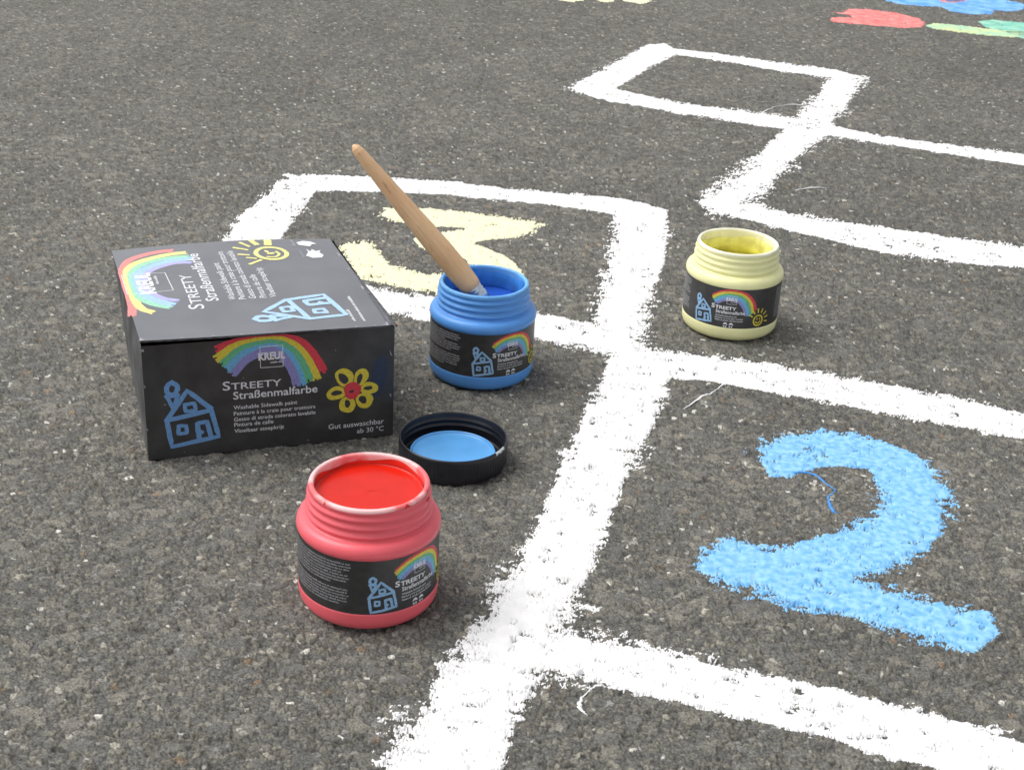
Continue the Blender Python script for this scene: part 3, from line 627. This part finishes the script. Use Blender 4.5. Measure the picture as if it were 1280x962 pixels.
    for x_ in (18.6, 23.0):            # pair of little washing hands marks
        c.poly([(x_ - 1.9, 2.5), (x_ - 1.2, 3.9), (x_, 4.6), (x_ + 1.2, 3.9), (x_ + 1.9, 2.5), (x_ + .6, 2.9), (x_ - .6, 2.9)], 'ink_white')
        c.poly([(x_ - 1.5, 1.6), (x_ - .4, 1.9), (x_ - .3, .6), (x_ - 1.2, .5)], 'ink_white'); c.poly([(x_ + .3, 1.9), (x_ + 1.3, 1.6), (x_ + 1.0, .5), (x_ + .2, .6)], 'ink_white')
    house(c, lambda a_, b_: ((a_ - 28) * k, (b_ - 8.2) * k + 1.2), k, 'ink_house_label', 3.2, 'ink_navy')
    r_ = [(44.5 + 4.0 * math.cos(q), 6.2 + 4.2 * math.sin(q)) for q in [2 * math.pi * i / 10 for i in range(11)]]
    c.stroke(r_, 1.2, 'ink_yellow', True, .08, 3); c.stroke([(42.4, 5.4), (44.4, 3.9), (46.6, 5.6)], .9, 'ink_yellow'); c.disc((43.4, 7.6), .6, .7, 'ink_yellow'); c.disc((45.8, 7.7), .6, .7, 'ink_yellow')
    for i in range(7):
        q = math.radians(150 - i * 27); c.stroke([(44.5 + 6.2 * math.cos(q), 6.4 + 6.6 * math.sin(q)), (44.5 + 9.2 * math.cos(q), 6.4 + 9.6 * math.sin(q))], 1.0, 'ink_yellow', False, .2)
    for i in range(15):
        if i in (8,): continue
        c.small_print(-58, 29.0 - 1.72 * i, 41.5 * (rng.uniform(.62, .97) if i in (3, 7, 14) else rng.uniform(.94, 1.0)), 1.0, 'ink_grey')
    for i in range(13): c.small_print(62, 28.4 - 1.9 * i, 38 * rng.uniform(.8, 1), 1.0, 'ink_grey')
    V4, F4, mi4, m4 = c.merge(Vb, Fb, mb, [M['label']], fn)
    lb_ = mesh_obj('label', [Vector(v) * MM for v in V4], F4, m4, mi4, a)
    Sm = mat('smeared_paint', paintc, .3, .1, 200)
    for (a0, a1, z0, z1) in smears:
        prof = [p for p in rounded(RIM, 2) if z0 <= p[1] <= z1 and (p[0] > 29.4 or z1 > 69.9)] if z0 > 66 else [p for p in rounded(BODY, 2) + rounded(THREAD, 1) if z0 <= p[1] <= z1 and p[0] > 30]
        if len(prof) < 2: continue
        mid = math.atan2(-loc[1], -loc[0])
        def rf(r, z, th, kk, mid=mid, a0=a0, a1=a1, n=len(prof)):
            t_ = (th - mid - a0) / (a1 - a0); e_ = math.sin(math.pi * min(max(t_, 0), 1)) ** .5
            z2 = prof[-1][1] + (z - prof[-1][1]) * (e_ * (.75 + .25 * math.sin(t_ * 17)))
            return r + .25 * e_ - .1, z2 if kk else z
        lathe('paint_smear', prof, Sm, a, 24, mid + a0, mid + a1, rf)
    return a
ink('ink_house_label', (.26, .46, .70))
D_ = math.radians
jar((-70.9, 641.3), D_(11.5), (.87, .14, .17), (.89, .54, .53), (.70, .03, .015), (.62, .016, .006), 63.5,
    'pink-red plastic jar brimful of red paint, nearest of the open jars', smears=((D_(20), D_(58), 66.5, 70.2), (D_(-52), D_(-38), 66.8, 70.2), (D_(62), D_(84), 66.5, 70.2), (D_(66), D_(73), 62.5, 65.5)), rimc2=(.84, .16, .17))
jar((-23.4, 932.0), D_(2.5), (.105, .33, .76), (.15, .42, .80), (.07, .30, .70), (.025, .10, .48), 54,
    'blue plastic jar of blue paint with a wooden brush standing in it', .3, smears=((D_(120), D_(170), 66.5, 70.2), ))
jar((168.5, 1044.7), D_(-32), (.88, .86, .46), (.90, .88, .68), (.89, .84, .34), (.87, .80, .16), 49,
    'pale yellow plastic jar of yellow paint, farthest from the cardboard box', .3, wallz=2.5)

# ------------------------------------------------------------------ the black screw lid, lying open side up
lid = empty('screw_lid', (-.0351, .7953, -.0003)); tag(lid, 'black plastic screw lid lying upside down with blue paint inside it', 'jar lid')
M['black_plastic'] = mat('black_plastic', (.012, .012, .017), .33, .2, 200, .05, 800, spec=.5)
M['film_blue'] = mat('blue_paint_in_lid', (.10, .36, .74), .3, .07, 70, .12, 150, spec=.5, coat=.2)
prof = [(0.01, .9), (31, .9), (32.2, .2), (33.4, .6), (34.2, 2.0), (34.4, 4.2), (34.4, 9), (34.4, 14.8), (34.3, 16.6), (33.9, 17.3), (33.4, 17.4), (33.0, 17.1), (32.9, 15.5), (32.9, 13.2), (32.1, 12.6), (32.1, 11.9), (32.9, 11.2), (32.9, 9.2), (32.1, 8.6), (32.1, 7.9), (32.9, 7.2), (32.9, 3.2), (32.2, 2.4), (30, 2.3), (27.5, 2.3)]
def knurl(r, z, th, k):
    return (r + (.07 * math.sin(th * 90) if 4.0 < z < 15.5 and r > 33.9 else 0), z)
P2 = []
for i, p in enumerate(prof):
    P2.append(p)
lathe('cap_shell', P2, M['black_plastic'], lid, 540, rfun=knurl)
lathe('liner', [(27.3, 2.2), (27.1, 6.6), (26.8, 7.2), (26.3, 7.3), (25.9, 6.9), (25.7, 6.0), (25.0, 5.7), (20, 5.6), (8, 5.5), (.01, 5.5)], M['film_blue'], lid, 128, rfun=lambda r, z, th, k: (r, z + (.25 * math.sin(2 * th + 1) * (r < 25) * r / 25)))
M['chip'] = mat('scuffed_plastic', (.55, .60, .60), .5, .2, 900)
mid = D_(-22)
lathe('scuff', [(34.5, 15.6), (34.42, 16.8), (34.0, 17.45), (33.4, 17.55)], M['chip'], lid, 20, D_(-36), D_(-19), lambda r, z, th, k: (r, 17.5 - (17.5 - z) * (.35 + .65 * abs(math.sin(th * 23)))))

# ------------------------------------------------------------------ the brush
br = empty('paint_brush', (0.003, .925, .022)); tag(br, 'wooden handled round brush standing tilted in the blue jar', 'paint brush')
tip = Vector((-115.6, 929, 162.6)); base = Vector((-30.5, 921.5, 66.5)); ax = (base - tip)
M['wood'] = None
mt, t, b = new_mat('beech_wood'); M['wood'] = mt
tc = t.nodes.new('ShaderNodeTexCoord'); mp = t.nodes.new('ShaderNodeMapping')
mp.inputs['Rotation'].default_value = (0, -math.atan2(ax.x, -ax.z) * 0 , 0); mp.inputs['Scale'].default_value = (1, 1, 1)
axn = ax.normalized(); qr = axn.rotation_difference(Vector((0, 0, 1))).to_euler(); mp.inputs['Rotation'].default_value = qr
mp2 = t.nodes.new('ShaderNodeMapping'); mp2.inputs['Scale'].default_value = (1, 1, .07)
n = t.nodes.new('ShaderNodeTexNoise'); n.inputs['Scale'].default_value = 420; n.inputs['Detail'].default_value = 6
t.links.new(tc.outputs['Object'], mp.inputs[0]); t.links.new(mp.outputs[0], mp2.inputs[0]); t.links.new(mp2.outputs[0], n.inputs['Vector'])
rp = t.nodes.new('ShaderNodeValToRGB'); rp.color_ramp.elements[0].position = .3; rp.color_ramp.elements[1].position = .7
rp.color_ramp.elements[0].color = (.74, .48, .26, 1); rp.color_ramp.elements[1].color = (.84, .57, .33, 1)
n2 = t.nodes.new('ShaderNodeTexNoise'); n2.inputs['Scale'].default_value = 28; n2.inputs['Detail'].default_value = 3; t.links.new(tc.outputs['Object'], n2.inputs['Vector'])
mix = t.nodes.new('ShaderNodeMix'); mix.data_type = 'RGBA'; mix.blend_type = 'MULTIPLY'; mix.inputs[0].default_value = .8
rp2 = t.nodes.new('ShaderNodeValToRGB'); rp2.color_ramp.elements[0].position = .35; rp2.color_ramp.elements[1].position = .65; rp2.color_ramp.elements[0].color = (.88, .79, .74, 1); rp2.color_ramp.elements[1].color = (1, 1, 1, 1)
t.links.new(n.outputs['Fac'], rp.inputs[0]); t.links.new(n2.outputs['Fac'], rp2.inputs[0]); t.links.new(rp.outputs[0], mix.inputs[6]); t.links.new(rp2.outputs[0], mix.inputs[7])
n3 = t.nodes.new('ShaderNodeTexNoise'); n3.inputs['Scale'].default_value = 1100; t.links.new(mp2.outputs[0], n3.inputs['Vector'])
rp3 = t.nodes.new('ShaderNodeValToRGB'); rp3.color_ramp.elements[0].position = .28; rp3.color_ramp.elements[1].position = .36; rp3.color_ramp.elements[0].color = (.5, .38, .30, 1); rp3.color_ramp.elements[1].color = (1, 1, 1, 1)
mix2 = t.nodes.new('ShaderNodeMix'); mix2.data_type = 'RGBA'; mix2.blend_type = 'MULTIPLY'; mix2.inputs[0].default_value = .7
t.links.new(n3.outputs['Fac'], rp3.inputs[0]); t.links.new(mix.outputs[2], mix2.inputs[6]); t.links.new(rp3.outputs[0], mix2.inputs[7]); t.links.new(mix2.outputs[2], b.inputs['Base Color'])
b.inputs['Roughness'].default_value = .48
M['ferrule'] = mat('ferrule_metal', (.62, .68, .74), .3, .15, 300, metal=.8)
M['bristle'] = mat('painted_bristles', (.03, .13, .50), .5, .4, 900, .5, 2000)
def lerpr(tab, t_):
    for (a, ra), (b_, rb) in zip(tab[:-1], tab[1:]):
        if t_ <= b_:
            q = (t_ - a) / (b_ - a); q = q * q * (3 - 2 * q) * .5 + q * .5; return ra + (rb - ra) * q
    return tab[-1][1]
off = Vector((3, 925, 22))
HT = [(0, .6), (.008, 2.0), (.025, 3.3), (.05, 4.0), (.15, 4.7), (.3, 5.7), (.45, 6.7), (.6, 7.6), (.75, 8.2), (.88, 8.2), (.96, 7.6), (.985, 7.0), (1, 5.6)]
P = [tip + ax * (i / 90) - off for i in range(91)]
P = [tip + ax * (i / 400) - off for i in range(0, 24)] + [tip + ax * (24 / 400 + (1 - 24 / 400) * i / 80) - off for i in range(81)]
LP = (P[-1] - P[0]).length
def tube_r(name, P, rs, mt, parent, seg=32):
    it = iter(rs); return tube(name, P, lambda q: next(it), mt, parent, seg)
tube_r('handle', [tuple(p) for p in P], [lerpr(HT, (p - P[0]).length / LP) for p in P], M['wood'], br)
fe = base - axn * 1.5; Pf = [fe + axn * s_ - off for s_ in (0, .5, 1.5, 2.5, 3.2, 4.0, 5.0, 6.0, 7.0, 12)]
tube_r('ferrule', [tuple(p) for p in Pf], [6.3, 6.6, 6.6, 6.2, 6.6, 6.6, 6.1, 6.5, 6.5, 6.3], M['ferrule'], br)
Pb = [fe + axn * 11 - off + (Vector((0, 3, 0)) - (fe + axn * 11 - off)) * (i / 10) for i in range(11)]
tube_r('bristles', [tuple(p) for p in Pb], [6.2, 6.4, 6.6, 6.8, 6.9, 6.8, 6.5, 6.0, 5.0, 3.5, 1.5], M['bristle'], br)
# dab of paint on the handle's lower end
